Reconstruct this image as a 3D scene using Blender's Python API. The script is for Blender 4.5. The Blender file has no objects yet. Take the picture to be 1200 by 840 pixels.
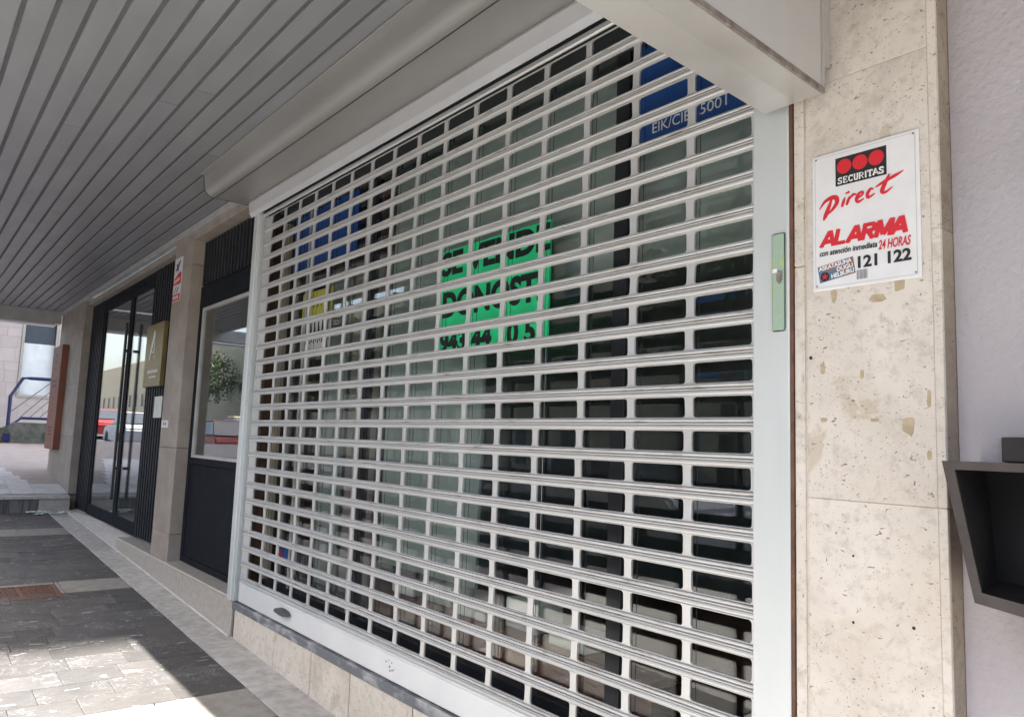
import bpy, bmesh, math, random
from mathutils import Vector, Matrix
random.seed(7)
S = bpy.context.scene
COL = S.collection
U = 0.11          # one grid unit = one shutter slat pitch, in metres
ZO = 15.9         # lifts the grid so that the pavement under the camera is z = 0

# ---------------------------------------------------------------- camera
def W(x, y, z): return Vector((x*U, y*U, (z+ZO)*U))
cam_d = bpy.data.cameras.new('camera'); cam = bpy.data.objects.new('camera', cam_d); COL.objects.link(cam)
yaw, pit, rol = 0.899196, 0.110494, 0.0355968
fw = Vector((-math.sin(yaw)*math.cos(pit), math.cos(yaw)*math.cos(pit), math.sin(pit)))
rt0 = Vector((math.cos(yaw), math.sin(yaw), 0)); up0 = rt0.cross(fw)
rt = rt0*math.cos(rol)+up0*math.sin(rol); up = -rt0*math.sin(rol)+up0*math.cos(rol)
m = Matrix((rt, up, -fw)).transposed().to_4x4(); m.translation = W(14.5708, -18.3290, -0.9737)
cam.matrix_world = m
cam_d.sensor_width = 36; cam_d.lens = 901.325*36/1200; cam_d.clip_start = .05; cam_d.clip_end = 2000
S.camera = cam

# ---------------------------------------------------------------- light
sun_dir = Vector((-0.08, -0.55, 1.0)).normalized()          # towards the sun
elev = math.asin(sun_dir.z); azim = math.atan2(sun_dir.x, sun_dir.y)
w = bpy.data.worlds.new('World'); S.world = w; w.use_nodes = True
nt = w.node_tree; bg = nt.nodes['Background']
sky = nt.nodes.new('ShaderNodeTexSky'); sky.sky_type = 'NISHITA'; sky.sun_disc = False
sky.sun_elevation = elev; sky.sun_rotation = azim; sky.dust_density = 4.0; sky.ozone_density = .7
nt.links.new(sky.outputs[0], bg.inputs[0]); bg.inputs[1].default_value = 0.13
sd = bpy.data.lights.new('sun', 'SUN'); sd.energy = 4.8; sd.angle = math.radians(0.6); sd.color = (1, .95, .88)
so = bpy.data.objects.new('sun', sd); COL.objects.link(so)
so.rotation_euler = (-sun_dir).to_track_quat('-Z', 'Y').to_euler(); so.location = (0, -5, 20)
S.view_settings.view_transform = 'Standard'; S.view_settings.look = 'None'
S.view_settings.exposure = 2.27; S.view_settings.gamma = 1
S.cycles.max_bounces = 8; S.cycles.transparent_max_bounces = 16; S.cycles.diffuse_bounces = 4
S.cycles.caustics_reflective = False; S.cycles.caustics_refractive = False

# ---------------------------------------------------------------- materials
def new_mat(name):
    m = bpy.data.materials.new(name); m.use_nodes = True
    return m, m.node_tree, m.node_tree.nodes['Principled BSDF']
def N(nt, t, **kw):
    n = nt.nodes.new(t)
    for k, v in kw.items():
        if k.startswith('i_'): n.inputs[int(k[2:])].default_value = v
        else: setattr(n, k, v)
    return n
def c4(c): return (c[0], c[1], c[2], 1)
def coord(nt, stretch=(1, 1, 1), world=True, rnd=False):
    src = N(nt, 'ShaderNodeNewGeometry').outputs['Position'] if world else N(nt, 'ShaderNodeTexCoord').outputs['Object']
    if rnd:
        oi = N(nt, 'ShaderNodeObjectInfo'); mm = N(nt, 'ShaderNodeMath', operation='MULTIPLY', i_1=37.0)
        nt.links.new(oi.outputs['Random'], mm.inputs[0])
        ad = N(nt, 'ShaderNodeVectorMath', operation='ADD'); nt.links.new(src, ad.inputs[0]); nt.links.new(mm.outputs[0], ad.inputs[1]); src = ad.outputs[0]
    mp = N(nt, 'ShaderNodeMapping'); mp.inputs['Scale'].default_value = stretch
    nt.links.new(src, mp.inputs[0]); return mp.outputs[0]
def noise(nt, co, scale, detail=5, rough=.55, dist=0):
    n = N(nt, 'ShaderNodeTexNoise'); n.inputs['Scale'].default_value = scale; n.inputs['Detail'].default_value = detail
    n.inputs['Roughness'].default_value = rough; n.inputs['Distortion'].default_value = dist
    nt.links.new(co, n.inputs['Vector']); return n.outputs[0]
def ramp(nt, src, a, b, ca=(0, 0, 0), cb=(1, 1, 1)):
    r = N(nt, 'ShaderNodeValToRGB'); e = r.color_ramp.elements
    e[0].position = a; e[1].position = b; e[0].color = c4(ca); e[1].color = c4(cb)
    nt.links.new(src, r.inputs[0]); return r.outputs[0]
def mix(nt, fac, a, b, mode='MIX'):
    n = N(nt, 'ShaderNodeMix', data_type='RGBA', blend_type=mode)
    for sock, v in ((n.inputs[0], fac), (n.inputs[6], a), (n.inputs[7], b)):
        if isinstance(v, (int, float)): sock.default_value = v
        elif isinstance(v, (tuple, list)): sock.default_value = c4(v)
        else: nt.links.new(v, sock)
    return n.outputs[2]
def bump(nt, bsdf, h, strength=.3, dist=.004):
    b = N(nt, 'ShaderNodeBump'); b.inputs['Strength'].default_value = strength; b.inputs['Distance'].default_value = dist
    nt.links.new(h, b.inputs['Height']); nt.links.new(b.outputs[0], bsdf.inputs['Normal'])
def simple(name, col, col2=None, scale=6, rough=.6, metal=0, bmp=0, bscale=80, stretch=(1, 1, 1), rnd=.0, lo=.35, hi=.65, spec=.5):
    m, nt, b = new_mat(name); co = coord(nt, stretch, rnd=rnd > 0)
    col2 = col2 or tuple(v*.82 for v in col)
    c = mix(nt, ramp(nt, noise(nt, co, scale), lo, hi), col, col2)
    if rnd:
        oi = N(nt, 'ShaderNodeObjectInfo'); mr = N(nt, 'ShaderNodeMapRange', i_3=1-rnd, i_4=1+rnd); nt.links.new(oi.outputs['Random'], mr.inputs[0])
        cc = N(nt, 'ShaderNodeCombineColor'); [nt.links.new(mr.outputs[0], cc.inputs[i]) for i in range(3)]
        c = mix(nt, 1.0, c, cc.outputs[0], 'MULTIPLY')
    nt.links.new(c, b.inputs['Base Color'])
    r = N(nt, 'ShaderNodeMapRange', i_3=max(0, rough-.08), i_4=min(1, rough+.1)); nt.links.new(noise(nt, co, scale*3.1), r.inputs[0]); nt.links.new(r.outputs[0], b.inputs['Roughness'])
    b.inputs['Metallic'].default_value = metal; b.inputs['Specular IOR Level'].default_value = spec
    if bmp: bump(nt, b, noise(nt, coord(nt), bscale, 3), bmp)
    return m
def travertine(name, a, b_, dark, pits=1.0):
    m, nt, b = new_mat(name); co = coord(nt, rnd=True)
    c = mix(nt, ramp(nt, noise(nt, co, 3.5, 8, .6, .4), .32, .68), a, b_)
    c = mix(nt, ramp(nt, noise(nt, co, 26, 6, .7), .5, .72), c, tuple(v*.80 for v in b_))
    st = ramp(nt, noise(nt, co, 5.5, 4, .55, 1.2), .63, .69)                      # tan filler patches
    c = mix(nt, mix(nt, 1.0, ramp(nt, noise(nt, co, 2.2, 5, .65, .8), .56, .74), (.45, .45, .45), 'MULTIPLY'), c, (.30, .275, .25))
    c = mix(nt, mix(nt, 1.0, st, (.4, .4, .4), 'MULTIPLY'), c, (b_[0]*.62, b_[1]*.54, b_[2]*.36))
    pc = coord(nt, (1, 1, 1.7), rnd=True)
    big = ramp(nt, noise(nt, pc, 48, 3, .55, .8), .665, .70)
    clus = ramp(nt, noise(nt, co, 7, 3), .40, .52)
    small = ramp(nt, noise(nt, pc, 120, 2, .5), .665, .70)
    p = mix(nt, 1.0, mix(nt, 1.0, small, clus, 'MULTIPLY'), big, 'ADD')
    c = mix(nt, mix(nt, 1.0, p, (pits, pits, pits), 'MULTIPLY'), c, dark)
    nt.links.new(c, b.inputs['Base Color']); b.inputs['Roughness'].default_value = .72
    inv = N(nt, 'ShaderNodeInvert'); nt.links.new(p, inv.inputs[1])
    h = mix(nt, .15, inv.outputs[0], noise(nt, co, 90, 4))
    bump(nt, b, h, .5, .004)
    return m
MT = {}
MT['travertine'] = travertine('travertine', (.65, .605, .55), (.55, .495, .43), (.25, .195, .145))
MT['trav_base'] = travertine('travertine_base', (.66, .61, .54), (.54, .48, .40), (.22, .17, .12), .8)
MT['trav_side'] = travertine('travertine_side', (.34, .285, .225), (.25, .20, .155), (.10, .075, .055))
MT['pillar_stone'] = simple('pillar_stone', (.34, .295, .255), (.27, .23, .195), 5, .6, bmp=.1, bscale=120, rnd=.06)
MT['granite_pale'] = simple('granite_pale', (.44, .40, .35), (.35, .32, .28), 22, .55, bmp=.08, bscale=200, rnd=.05)
MT['mortar_highlight_white'] = simple('mortar_highlight_white', (.62, .60, .56), rough=.8)  # white mortar; also paints the highlight on the plinth edge
MT['joint'] = simple('joint', (.19, .18, .165), rough=.9)
MT['grey_slab'] = simple('grey_slab', (.49, .475, .445), (.32, .31, .285), 13, .75, bmp=.35, bscale=90, rnd=.08, lo=.38, hi=.72)
MT['band_stone'] = simple('band_stone', (.27, .26, .232), (.19, .182, .162), 13, .8, bmp=.35, bscale=90, rnd=.08, lo=.38, hi=.72)
def marble():
    m, nt, b = new_mat('dark_marble'); co = coord(nt, rnd=True)
    c = mix(nt, ramp(nt, noise(nt, co, 4, 6), .3, .7), (.043, .045, .050), (.072, .071, .073))
    wv = coord(nt, (1, 1, .2), rnd=True)
    v1 = noise(nt, wv, 6.5, 5, .6, 1.6)
    ab = N(nt, 'ShaderNodeMath', operation='SUBTRACT', i_1=.5); nt.links.new(v1, ab.inputs[0])
    ab2 = N(nt, 'ShaderNodeMath', operation='ABSOLUTE'); nt.links.new(ab.outputs[0], ab2.inputs[0])
    vein = ramp(nt, ab2.outputs[0], .0, .014, (1, 1, 1), (0, 0, 0))
    msk = ramp(nt, noise(nt, co, 3.3, 3), .44, .56)
    gr_ = ramp(nt, noise(nt, coord(nt, (9, 1.2, 1), rnd=True), 9, 6, .7), .35, .68)
    c = mix(nt, mix(nt, 1.0, gr_, (.55, .55, .55), 'MULTIPLY'), c, (.115, .108, .10))
    c = mix(nt, mix(nt, 1.0, mix(nt, 1.0, vein, msk, 'MULTIPLY'), (.9, .9, .9), 'MULTIPLY'), c, (.25, .24, .225))
    ch = ramp(nt, noise(nt, coord(nt, (2.2, .8, 1), rnd=True), 9, 2, .4, 1.5), .69, .705)     # pale inclusions
    c = mix(nt, ch, c, (.34, .33, .31))
    dust = ramp(nt, noise(nt, coord(nt), 1.6, 5, .65), .38, .72)
    c = mix(nt, 1.0, c, ramp(nt, noise(nt, co, 130, 4, .7), .3, .7, (.8, .8, .8), (1.35, 1.35, 1.35)), 'MULTIPLY')
    c = mix(nt, mix(nt, 1.0, dust, (.4, .4, .4), 'MULTIPLY'), c, (.080, .068, .056))
    oi = N(nt, 'ShaderNodeObjectInfo'); mr = N(nt, 'ShaderNodeMapRange', i_3=.8, i_4=1.25); nt.links.new(oi.outputs['Random'], mr.inputs[0])
    cc = N(nt, 'ShaderNodeCombineColor'); [nt.links.new(mr.outputs[0], cc.inputs[i]) for i in range(3)]
    c = mix(nt, 1.0, c, cc.outputs[0], 'MULTIPLY')
    nt.links.new(c, b.inputs['Base Color'])
    r = N(nt, 'ShaderNodeMapRange', i_3=.6, i_4=.9); nt.links.new(noise(nt, co, 7), r.inputs[0]); nt.links.new(r.outputs[0], b.inputs['Roughness'])
    bump(nt, b, noise(nt, co, 60, 5), .25, .003)
    return m
MT['marble'] = marble()
def slat_mat():
    m, nt, b = new_mat('slat_aluminium')
    oc = coord(nt, (1, 1, 1), world=False); oi = N(nt, 'ShaderNodeObjectInfo')
    ad = N(nt, 'ShaderNodeVectorMath', operation='ADD'); nt.links.new(oc, ad.inputs[0]); nt.links.new(oi.outputs['Location'], ad.inputs[1])
    st = N(nt, 'ShaderNodeMapping'); st.inputs['Scale'].default_value = (2.2, 1, 16); nt.links.new(ad.outputs[0], st.inputs[0])
    n1 = noise(nt, st.outputs[0], 3.0, 7, .7)
    sep = N(nt, 'ShaderNodeSeparateXYZ'); nt.links.new(oc, sep.inputs[0])
    band = ramp(nt, sep.outputs[2], .0, 1.0)
    # grime settles in the joint: local z from -0.40U to -0.03U
    mr = N(nt, 'ShaderNodeMapRange', i_1=-.032, i_2=-.003); nt.links.new(sep.outputs[2], mr.inputs[0])
    msk = ramp(nt, mr.outputs[0], .0, .95, (0, 0, 0), (1, 1, 1))
    e = nt.nodes[-1]
    rr = N(nt, 'ShaderNodeValToRGB'); el = rr.color_ramp.elements
    el[0].position = 0; el[0].color = (0, 0, 0, 1); el[1].position = 1; el[1].color = (0, 0, 0, 1)
    for p, v in ((.28, .0), (.47, .5), (.62, .95), (.72, .35), (.93, .85)):
        k = el.new(p); k.color = (v, v, v, 1)
    nt.links.new(mr.outputs[0], rr.inputs[0])
    g = mix(nt, 1.0, rr.outputs[0], ramp(nt, n1, .53, .64), 'MULTIPLY')
    base = mix(nt, ramp(nt, noise(nt, ad.outputs[0], 2.0, 5), .3, .7), (.61, .608, .60), (.53, .528, .52))
    c = mix(nt, mix(nt, 1.0, g, (.8, .8, .8), 'MULTIPLY'), base, (.17, .115, .08))
    nt.links.new(c, b.inputs['Base Color']); b.inputs['Metallic'].default_value = .42
    r = N(nt, 'ShaderNodeMapRange', i_3=.30, i_4=.46); nt.links.new(n1, r.inputs[0]); nt.links.new(r.outputs[0], b.inputs['Roughness'])
    return m
MT['slat'] = slat_mat()
MT['alu'] = simple('grey_aluminium', (.60, .63, .63), (.53, .56, .56), 3, .42, .25, stretch=(1, 1, .3))
MT['bar'] = simple('bar_aluminium', (.74, .755, .765), (.68, .70, .71), 4, .45, .3)
MT['alu_light'] = simple('light_aluminium', (.70, .70, .71), (.62, .62, .63), 4, .35, .5, stretch=(.4, 1, 1))
MT['soffit'] = simple('soffit_paint', (.26, .263, .275), (.22, .223, .235), 2.2, .42, .15, stretch=(.5, 1, 1), rnd=.04)
MT['soffit_dark'] = simple('soffit_void', (.10, .102, .108), rough=.7)
MT['housing'] = simple('housing_paint', (.29, .285, .275), (.25, .245, .235), 2, .38, .2, stretch=(.4, 1, 1))
MT['fascia'] = simple('fascia_paint', (.42, .41, .40), rough=.6)
MT['sign_panel'] = simple('box_panel', (.50, .49, .475), (.44, .43, .415), 2.5, .6, stretch=(1, 1, .3), bmp=.03, bscale=15)
MT['sign_metal'] = simple('box_metal', (.55, .54, .52), (.47, .46, .44), 3, .36, .45)
MT['edge_grime'] = simple('grimy_edge', (.26, .23, .205), (.13, .105, .09), 30, .7)
MT['rust'] = simple('rusty_iron', (.16, .075, .045), (.085, .045, .03), 25, .8, bmp=.4)
MT['grate'] = simple('rusty_grate', (.17, .085, .06), (.11, .06, .045), 20, .75, bmp=.3)
MT['lilac'] = simple('lilac_render', (.44, .41, .43), (.355, .33, .345), 2.2, .9, bmp=1.0, bscale=55, lo=.3, hi=.75)
MT['steel'] = simple('dark_steel', (.010, .011, .013), (.018, .016, .015), 6, .5, 0, bmp=.05, spec=.25)
MT['steel_rim'] = simple('worn_steel', (.062, .050, .046), (.040, .034, .032), 12, .55, .1)
MT['door_dark'] = simple('charcoal_paint', (.014, .016, .021), (.011, .013, .017), 3, .7, rnd=.03, spec=.08)
MT['slat_dark'] = simple('black_cladding', (.005, .0055, .007), rough=.6, spec=.12)
MT['rib_dark'] = simple('rib_dark', (.026, .028, .033), rough=.55, spec=.2)
MT['brown'] = simple('brown_wood', (.085, .040, .022), (.055, .027, .016), 5, .5, stretch=(1, 1, .15))
MT['floor_wood'] = simple('shop_floor_wood', (.15, .055, .026), (.09, .036, .018), 4, .4, stretch=(.3, 2, 1))
MT['room'] = simple('room_paint', (.22, .25, .24), rough=.8)
MT['room_dark'] = simple('room_dark', (.07, .08, .08), rough=.8)
MT['frame_pale'] = simple('pale_frame', (.55, .54, .52), rough=.4, metal=.3)
MT['frame_black'] = simple('black_frame', (.018, .02, .026), rough=.4)
MT['partition'] = simple('partition_paint', (.36, .415, .385), (.31, .365, .34), 1.2, .35, stretch=(1, 1, .3))
MT['panel_taupe'] = simple('taupe_panel', (.30, .265, .24), rough=.5)
MT['handle_grey'] = simple('handle_grey', (.075, .078, .082), rough=.5)
MT['chrome'] = simple('chrome', (.8, .8, .8), rough=.12, metal=1)
MT['cream'] = simple('cream_post', (.55, .47, .36), rough=.5)
def plain(name, col, rough=.55, spec=.5, metal=0):
    return simple(name, col, tuple(v*.93 for v in col), 12, rough, metal, spec=spec)
MT['blue'] = plain('blue_poster', (.010, .075, .30), .45)
MT['green'] = plain('green_card', (.03, .86, .33), .6)
MT['blue_board'] = plain('blue_board', (.03, .22, .60), .5)
MT['black'] = plain('black_print', (.012, .012, .013), .5)
MT['white'] = plain('white_print', (.80, .80, .80), .4)
MT['plate'] = plain('plate_white', (.72, .72, .73), .35)
MT['red'] = plain('red_print', (.60, .018, .03), .45)
MT['yellow'] = plain('yellow_card', (.62, .58, .10), .6)
MT['paper'] = plain('white_paper', (.70, .72, .66), .6)
MT['gold'] = simple('gold_plaque', (.27, .20, .085), (.23, .17, .07), 3, .4, .35)
MT['terracotta'] = simple('terracotta_board', (.22, .072, .038), (.17, .056, .03), 5, .55, stretch=(1, 1, .3))
MT['terra_print'] = plain('dark_print', (.07, .03, .022), .6)
MT['sticker_brown'] = simple('sticker_print', (.30, .10, .05), (.09, .16, .26), 14, .5, lo=.45, hi=.55)
MT['barcode'] = plain('grey_print', (.16, .16, .17), .5)
MT['line_grey'] = plain('line_grey', (.42, .42, .43), .5)
MT['filler'] = simple('tan_filler', (.47, .38, .26), (.34, .27, .18), 30, .8)
MT['joint_dark'] = simple('joint_dark', (.06, .055, .05), rough=.9)
MT['greenplastic'] = simple('green_plastic', (.33, .44, .345), (.42, .52, .10), 14, .25, stretch=(1, 1, .4), lo=.60, hi=.66)
MT['blue_rail'] = plain('blue_rail', (.010, .013, .085), .4)
MT['tile_pink'] = simple('pale_tile', (.56, .465, .41), (.51, .42, .37), 3, .7, rnd=.03)
MT['reveal'] = simple('reveal_stone', (.46, .42, .36), rough=.7)
MT['sheet'] = simple('white_sheet', (.82, .82, .78), (.70, .71, .68), 3, .7, bmp=.5, bscale=6)
MT['win_dark'] = simple('dark_pane', (.05, .06, .075), rough=.15)
def moss():
    m, nt, b = new_mat('mossy_concrete'); co = coord(nt)
    c = mix(nt, ramp(nt, noise(nt, co, 3, 7, .7), .35, .6), (.035, .05, .02), (.16, .15, .13))
    nt.links.new(c, b.inputs['Base Color']); b.inputs['Roughness'].default_value = .9; bump(nt, b, noise(nt, co, 14, 6), .8, .03); return m
MT['moss'] = moss()
MT['walk_pink'] = simple('walk_pink', (.34, .295, .265), (.29, .25, .225), 5, .8)
MT['walk_pale'] = simple('walk_pale', (.55, .54, .53), (.45, .44, .43), 5, .7, rnd=.06)
MT['wet_stone'] = simple('stained_stone', (.055, .058, .06), (.16, .15, .14), 9, .6, stretch=(1, 3, .3), lo=.4, hi=.6)
MT['sill'] = simple('slate_sill', (.13, .138, .15), (.42, .415, .41), 11, .6, stretch=(.5, 1, 1), lo=.47, hi=.68)
MT['asphalt'] = simple('asphalt', (.055, .055, .057), (.042, .042, .044), 3, .9, bmp=.3)
MT['pave_far'] = simple('pavement_sheet', (.32, .315, .30), (.25, .245, .235), 4, .8)
MT['plaster_y'] = simple('yellow_plaster', (.50, .43, .30), rough=.85)
MT['plaster_w'] = simple('pale_plaster', (.60, .57, .52), rough=.85)
MT['bark'] = simple('bark', (.09, .065, .045), (.05, .037, .028), 8, .9, bmp=.8, bscale=20)
MT['leaf'] = simple('leaf', (.055, .105, .025), (.085, .13, .035), 2, .6)
MT['tyre'] = plain('tyre', (.02, .02, .02), .8)
MT['glitter'] = simple('pale_plastic', (.62, .70, .68), (.45, .55, .54), 12, .35)
def glass(name, tint=(.93, .96, .95), boost=1.0):
    m = bpy.data.materials.new(name); m.use_nodes = True; nt = m.node_tree; nt.nodes.clear()
    o = N(nt, 'ShaderNodeOutputMaterial'); t = N(nt, 'ShaderNodeBsdfTransparent'); t.inputs[0].default_value = c4(tint)
    g = N(nt, 'ShaderNodeBsdfGlossy'); g.inputs['Roughness'].default_value = .0; g.inputs[0].default_value = (1, 1, 1, 1)
    f = N(nt, 'ShaderNodeFresnel'); geo = N(nt, 'ShaderNodeNewGeometry'); ir = N(nt, 'ShaderNodeMapRange', i_3=1.5*boost, i_4=1/(1.5*boost))
    nt.links.new(geo.outputs['Backfacing'], ir.inputs[0]); nt.links.new(ir.outputs[0], f.inputs[0])   # no total internal reflection in an unrefracted pane
    mx = N(nt, 'ShaderNodeMixShader')
    nt.links.new(f.outputs[0], mx.inputs[0]); nt.links.new(t.outputs[0], mx.inputs[1]); nt.links.new(g.outputs[0], mx.inputs[2])
    nt.links.new(mx.outputs[0], o.inputs[0]); return m
MT['glass'] = glass('clear_glass', (.955, .975, .97)); MT['glass_door'] = glass('door_glass', (.90, .93, .93), 1.15)

# ---------------------------------------------------------------- builders (grid units in, metres out)
class MB:
    def __init__(s): s.bm = bmesh.new()
    def box(s, x0, x1, y0, y1, z0, z1, bev=0, zs=None, seg=1):
        """box; zs = slope dz/dx applied about x = 0 of the box's own x0"""
        vs = []
        for x in (x0, x1):
            for y in (y0, y1):
                for z in (z0, z1):
                    vs.append(s.bm.verts.new((x, y, z + (zs*(x-x0) if zs else 0))))
        f = [(0, 1, 3, 2), (4, 6, 7, 5), (0, 4, 5, 1), (2, 3, 7, 6), (0, 2, 6, 4), (1, 5, 7, 3)]
        fs = [s.bm.faces.new([vs[i] for i in q]) for q in f]
        if bev:
            ed = set(); [ed.update(q.edges) for q in fs]
            bmesh.ops.bevel(s.bm, geom=list(ed), offset=bev, segments=seg, affect='EDGES', clamp_overlap=True)
        return s
    def prism(s, pts, axis, a, b, bev=0):
        """closed 2-D outline extruded along axis (0: pts are y,z; 1: x,z; 2: x,y)"""
        def P(p, t): return (t, p[0], p[1]) if axis == 0 else ((p[0], t, p[1]) if axis == 1 else (p[0], p[1], t))
        A = [s.bm.verts.new(P(p, a)) for p in pts]; B = [s.bm.verts.new(P(p, b)) for p in pts]; n = len(pts)
        fs = [s.bm.faces.new(A[::-1]), s.bm.faces.new(B)]
        fs += [s.bm.faces.new((A[i], A[(i+1) % n], B[(i+1) % n], B[i])) for i in range(n)]
        if bev:
            ed = set(); [ed.update(q.edges) for q in fs[:2]]
            bmesh.ops.bevel(s.bm, geom=list(ed), offset=bev, segments=1, affect='EDGES', clamp_overlap=True)
        return s
    def strip(s, pts, axis, a, b):
        """open 2-D line extruded along axis"""
        def P(p, t): return (t, p[0], p[1]) if axis == 0 else ((p[0], t, p[1]) if axis == 1 else (p[0], p[1], t))
        A = [s.bm.verts.new(P(p, a)) for p in pts]; B = [s.bm.verts.new(P(p, b)) for p in pts]
        for i in range(len(pts)-1): s.bm.faces.new((A[i], A[i+1], B[i+1], B[i]))
        return s
    def quad(s, *p): s.bm.faces.new([s.bm.verts.new(q) for q in p]); return s
    def tube(s, pts, r, n=8, r1=None):
        pts = [Vector(p) for p in pts]; rings = []; r1 = r if r1 is None else r1
        for i, p in enumerate(pts):
            d = (pts[min(i+1, len(pts)-1)]-pts[max(i-1, 0)]).normalized()
            a = d.orthogonal().normalized() if abs(d.z) < .9 else Vector((1, 0, 0)); a = (a-d*a.dot(d)).normalized(); b = d.cross(a)
            rr = r+(r1-r)*i/max(1, len(pts)-1)
            rings.append([s.bm.verts.new(p+a*rr*math.cos(6.2832*k/n)+b*rr*math.sin(6.2832*k/n)) for k in range(n)])
        for A, B in zip(rings, rings[1:]):
            for k in range(n): s.bm.faces.new((A[k], A[(k+1) % n], B[(k+1) % n], B[k]))
        s.bm.faces.new(rings[0][::-1]); s.bm.faces.new(rings[-1]); return s
    def disc(s, cx, y, cz, r, th, n=24): return s.prism([(cx+r*math.cos(6.2832*k/n), cz+r*math.sin(6.2832*k/n)) for k in range(n)], 1, y, y-th)
    def rot(s, M): bmesh.ops.transform(s.bm, matrix=M, verts=s.bm.verts); return s
    def mesh(s, name, mat, org=(0, 0, 0), smooth=False):
        bmesh.ops.recalc_face_normals(s.bm, faces=s.bm.faces)
        me = bpy.data.meshes.new(name); s.bm.to_mesh(me); s.bm.free()
        o = Vector(org)
        me.transform(Matrix.Scale(U, 4) @ Matrix.Translation(-o))
        for mm in (mat if isinstance(mat, (list, tuple)) else [mat]): me.materials.append(MT[mm] if isinstance(mm, str) else mm)
        if smooth: me.shade_smooth()
        return me
SMALL = ('print', 'small_print', 'scuff_marks', 'barcode', 'lettering', 'script_lettering', 'underside_ribs', 'border_line', 'mortar_line')
def props(o, label=None, cat=None, group=None, kind=None):
    for k, v in (('label', label), ('category', cat), ('group', group), ('kind', kind)):
        if v: o[k] = v
    return o
ORG = {}
def thing(name, org, label, cat, group=None):
    o = bpy.data.objects.new(name, None); COL.objects.link(o); o.empty_display_size = .2
    o.location = W(*org); ORG[o] = Vector(org); return props(o, label, cat, group)
def part(name, mb, mat, parent, label=None, smooth=False):
    org = ORG[parent]; me = mb.mesh(name, mat, org, smooth)
    o = bpy.data.objects.new(name, me); COL.objects.link(o); o.parent = parent; ORG[o] = org
    return props(o, label, kind='stuff' if name in SMALL else None)
def solo(name, mb, mat, org, label=None, cat=None, group=None, kind=None, smooth=False):
    me = mb.mesh(name, mat, org, smooth); o = bpy.data.objects.new(name, me); COL.objects.link(o); o.location = W(*org); ORG[o] = Vector(org)
    return props(o, label, cat, group, kind)
def put(name, me, at, parent):
    """another part that shares mesh data: at = grid position"""
    o = bpy.data.objects.new(name, me); COL.objects.link(o); o.parent = parent; o.location = (Vector(at)-ORG[parent])*U; return o
def text_mesh(body, height, x0, z0, y, width=None, bold=0, shear=0, depth=.012, rot=0, spacing=1.0):
    """flat lettering on a wall plane facing -Y, in grid units; cap height and total width are fitted"""
    cu = bpy.data.curves.new('txt', 'FONT'); cu.body = body; cu.size = 1; cu.shear = shear; cu.offset = bold; cu.extrude = .001; cu.space_character = spacing
    cu.resolution_u = 4
    ob = bpy.data.objects.new('txt', cu); COL.objects.link(ob)
    dg = bpy.context.evaluated_depsgraph_get(); me = bpy.data.meshes.new_from_object(ob.evaluated_get(dg))
    bpy.data.objects.remove(ob); bpy.data.curves.remove(cu)
    mb = MB(); mb.bm.from_mesh(me); bpy.data.meshes.remove(me)
    xs = [v.co.x for v in mb.bm.verts]; ys = [v.co.y for v in mb.bm.verts]
    x_0, x_1 = min(xs), max(xs); capb = min(ys) if not any(c in 'gjpqy,/' for c in body) else 0
    h = max(ys)-capb
    sy = height/h; sx = (width/(x_1-x_0)) if width else sy
    cr, sr = math.cos(rot), math.sin(rot)
    for v in mb.bm.verts:
        a, b = (v.co.x-x_0)*sx, (v.co.y-capb)*sy; d = -.5*depth if v.co.z < 0 else -depth
        v.co = Vector((x0+a*cr-b*sr, y+d, z0+a*sr+b*cr))
    return mb
def ribbon(mb, strokes, y, th):
    """brush strokes: list of point lists (x, z, width)"""
    for st in strokes:
        L, Rr = [], []
        for i, (x, z, wd) in enumerate(st):
            a = st[max(0, i-1)]; b = st[min(len(st)-1, i+1)]; dx, dz = b[0]-a[0], b[1]-a[1]; l = math.hypot(dx, dz) or 1
            nx, nz = -dz/l*wd/2, dx/l*wd/2; L.append((x+nx, z+nz)); Rr.append((x-nx, z-nz))
        k_ = strokes.index(st)
        for i in range(len(st)-1): mb.prism([L[i], L[i+1], Rr[i+1], Rr[i]], 1, y, y-th-.0012*k_-.0003*(i % 2))
    return mb

# ---------------------------------------------------------------- the ground
def gz(x): return -13.85-.040*(x+36.6)
SL = -.040
pb = MB(); pb.quad((-97, 2, gz(-97)-.12), (90, 2, gz(90)-.12), (90, -45, gz(90)-.12), (-97, -45, gz(-97)-.12))
pavement = solo('pavement', pb, 'pave_far', (0, 0, gz(0)), kind='structure')
def slab(name, x0, x1, y0, y1, mat, parent, g=.035, lift=0, zf=gz, sl=SL):
    dz = random.uniform(-.015, .015)+lift
    b = MB().box(x0+g, x1-g, y0+g, y1-g, zf(x0+g)-.35+dz, zf(x0+g)+dz, bev=.03, zs=sl)
    return part(name, b, mat, parent)
bands = [(-84.2, -79.6), (-56.4, -52.3), (-26.9, -22.6)]
def inband(a): return any(p-.01 <= a < q-.01 for p, q in bands)
# border slabs along the wall
x = -97.0
while x < -10:
    L = random.uniform(4.2, 5.6); slab('border_slab', x, min(x+L, -9.9), -2.45, .3, 'grey_slab', pavement); x += L
# bands across
for p, q in bands:
    y = -2.45
    while y > -17:
        L = 4.6
        if not (p < -54 < q and y-L < -7.3):
            slab('band_slab', p, q, max(y-L, -17), y, 'band_stone', pavement)
        else:
            if y > -7.3: slab('band_slab', p, q, -7.3, y, 'band_stone', pavement)
        y -= L
    if p < -54 < q:
        slab('band_slab', p, -55.75, -12.6, -7.3, 'band_stone', pavement); slab('band_slab', p, q, -17, -12.6, 'band_stone', pavement)
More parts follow.
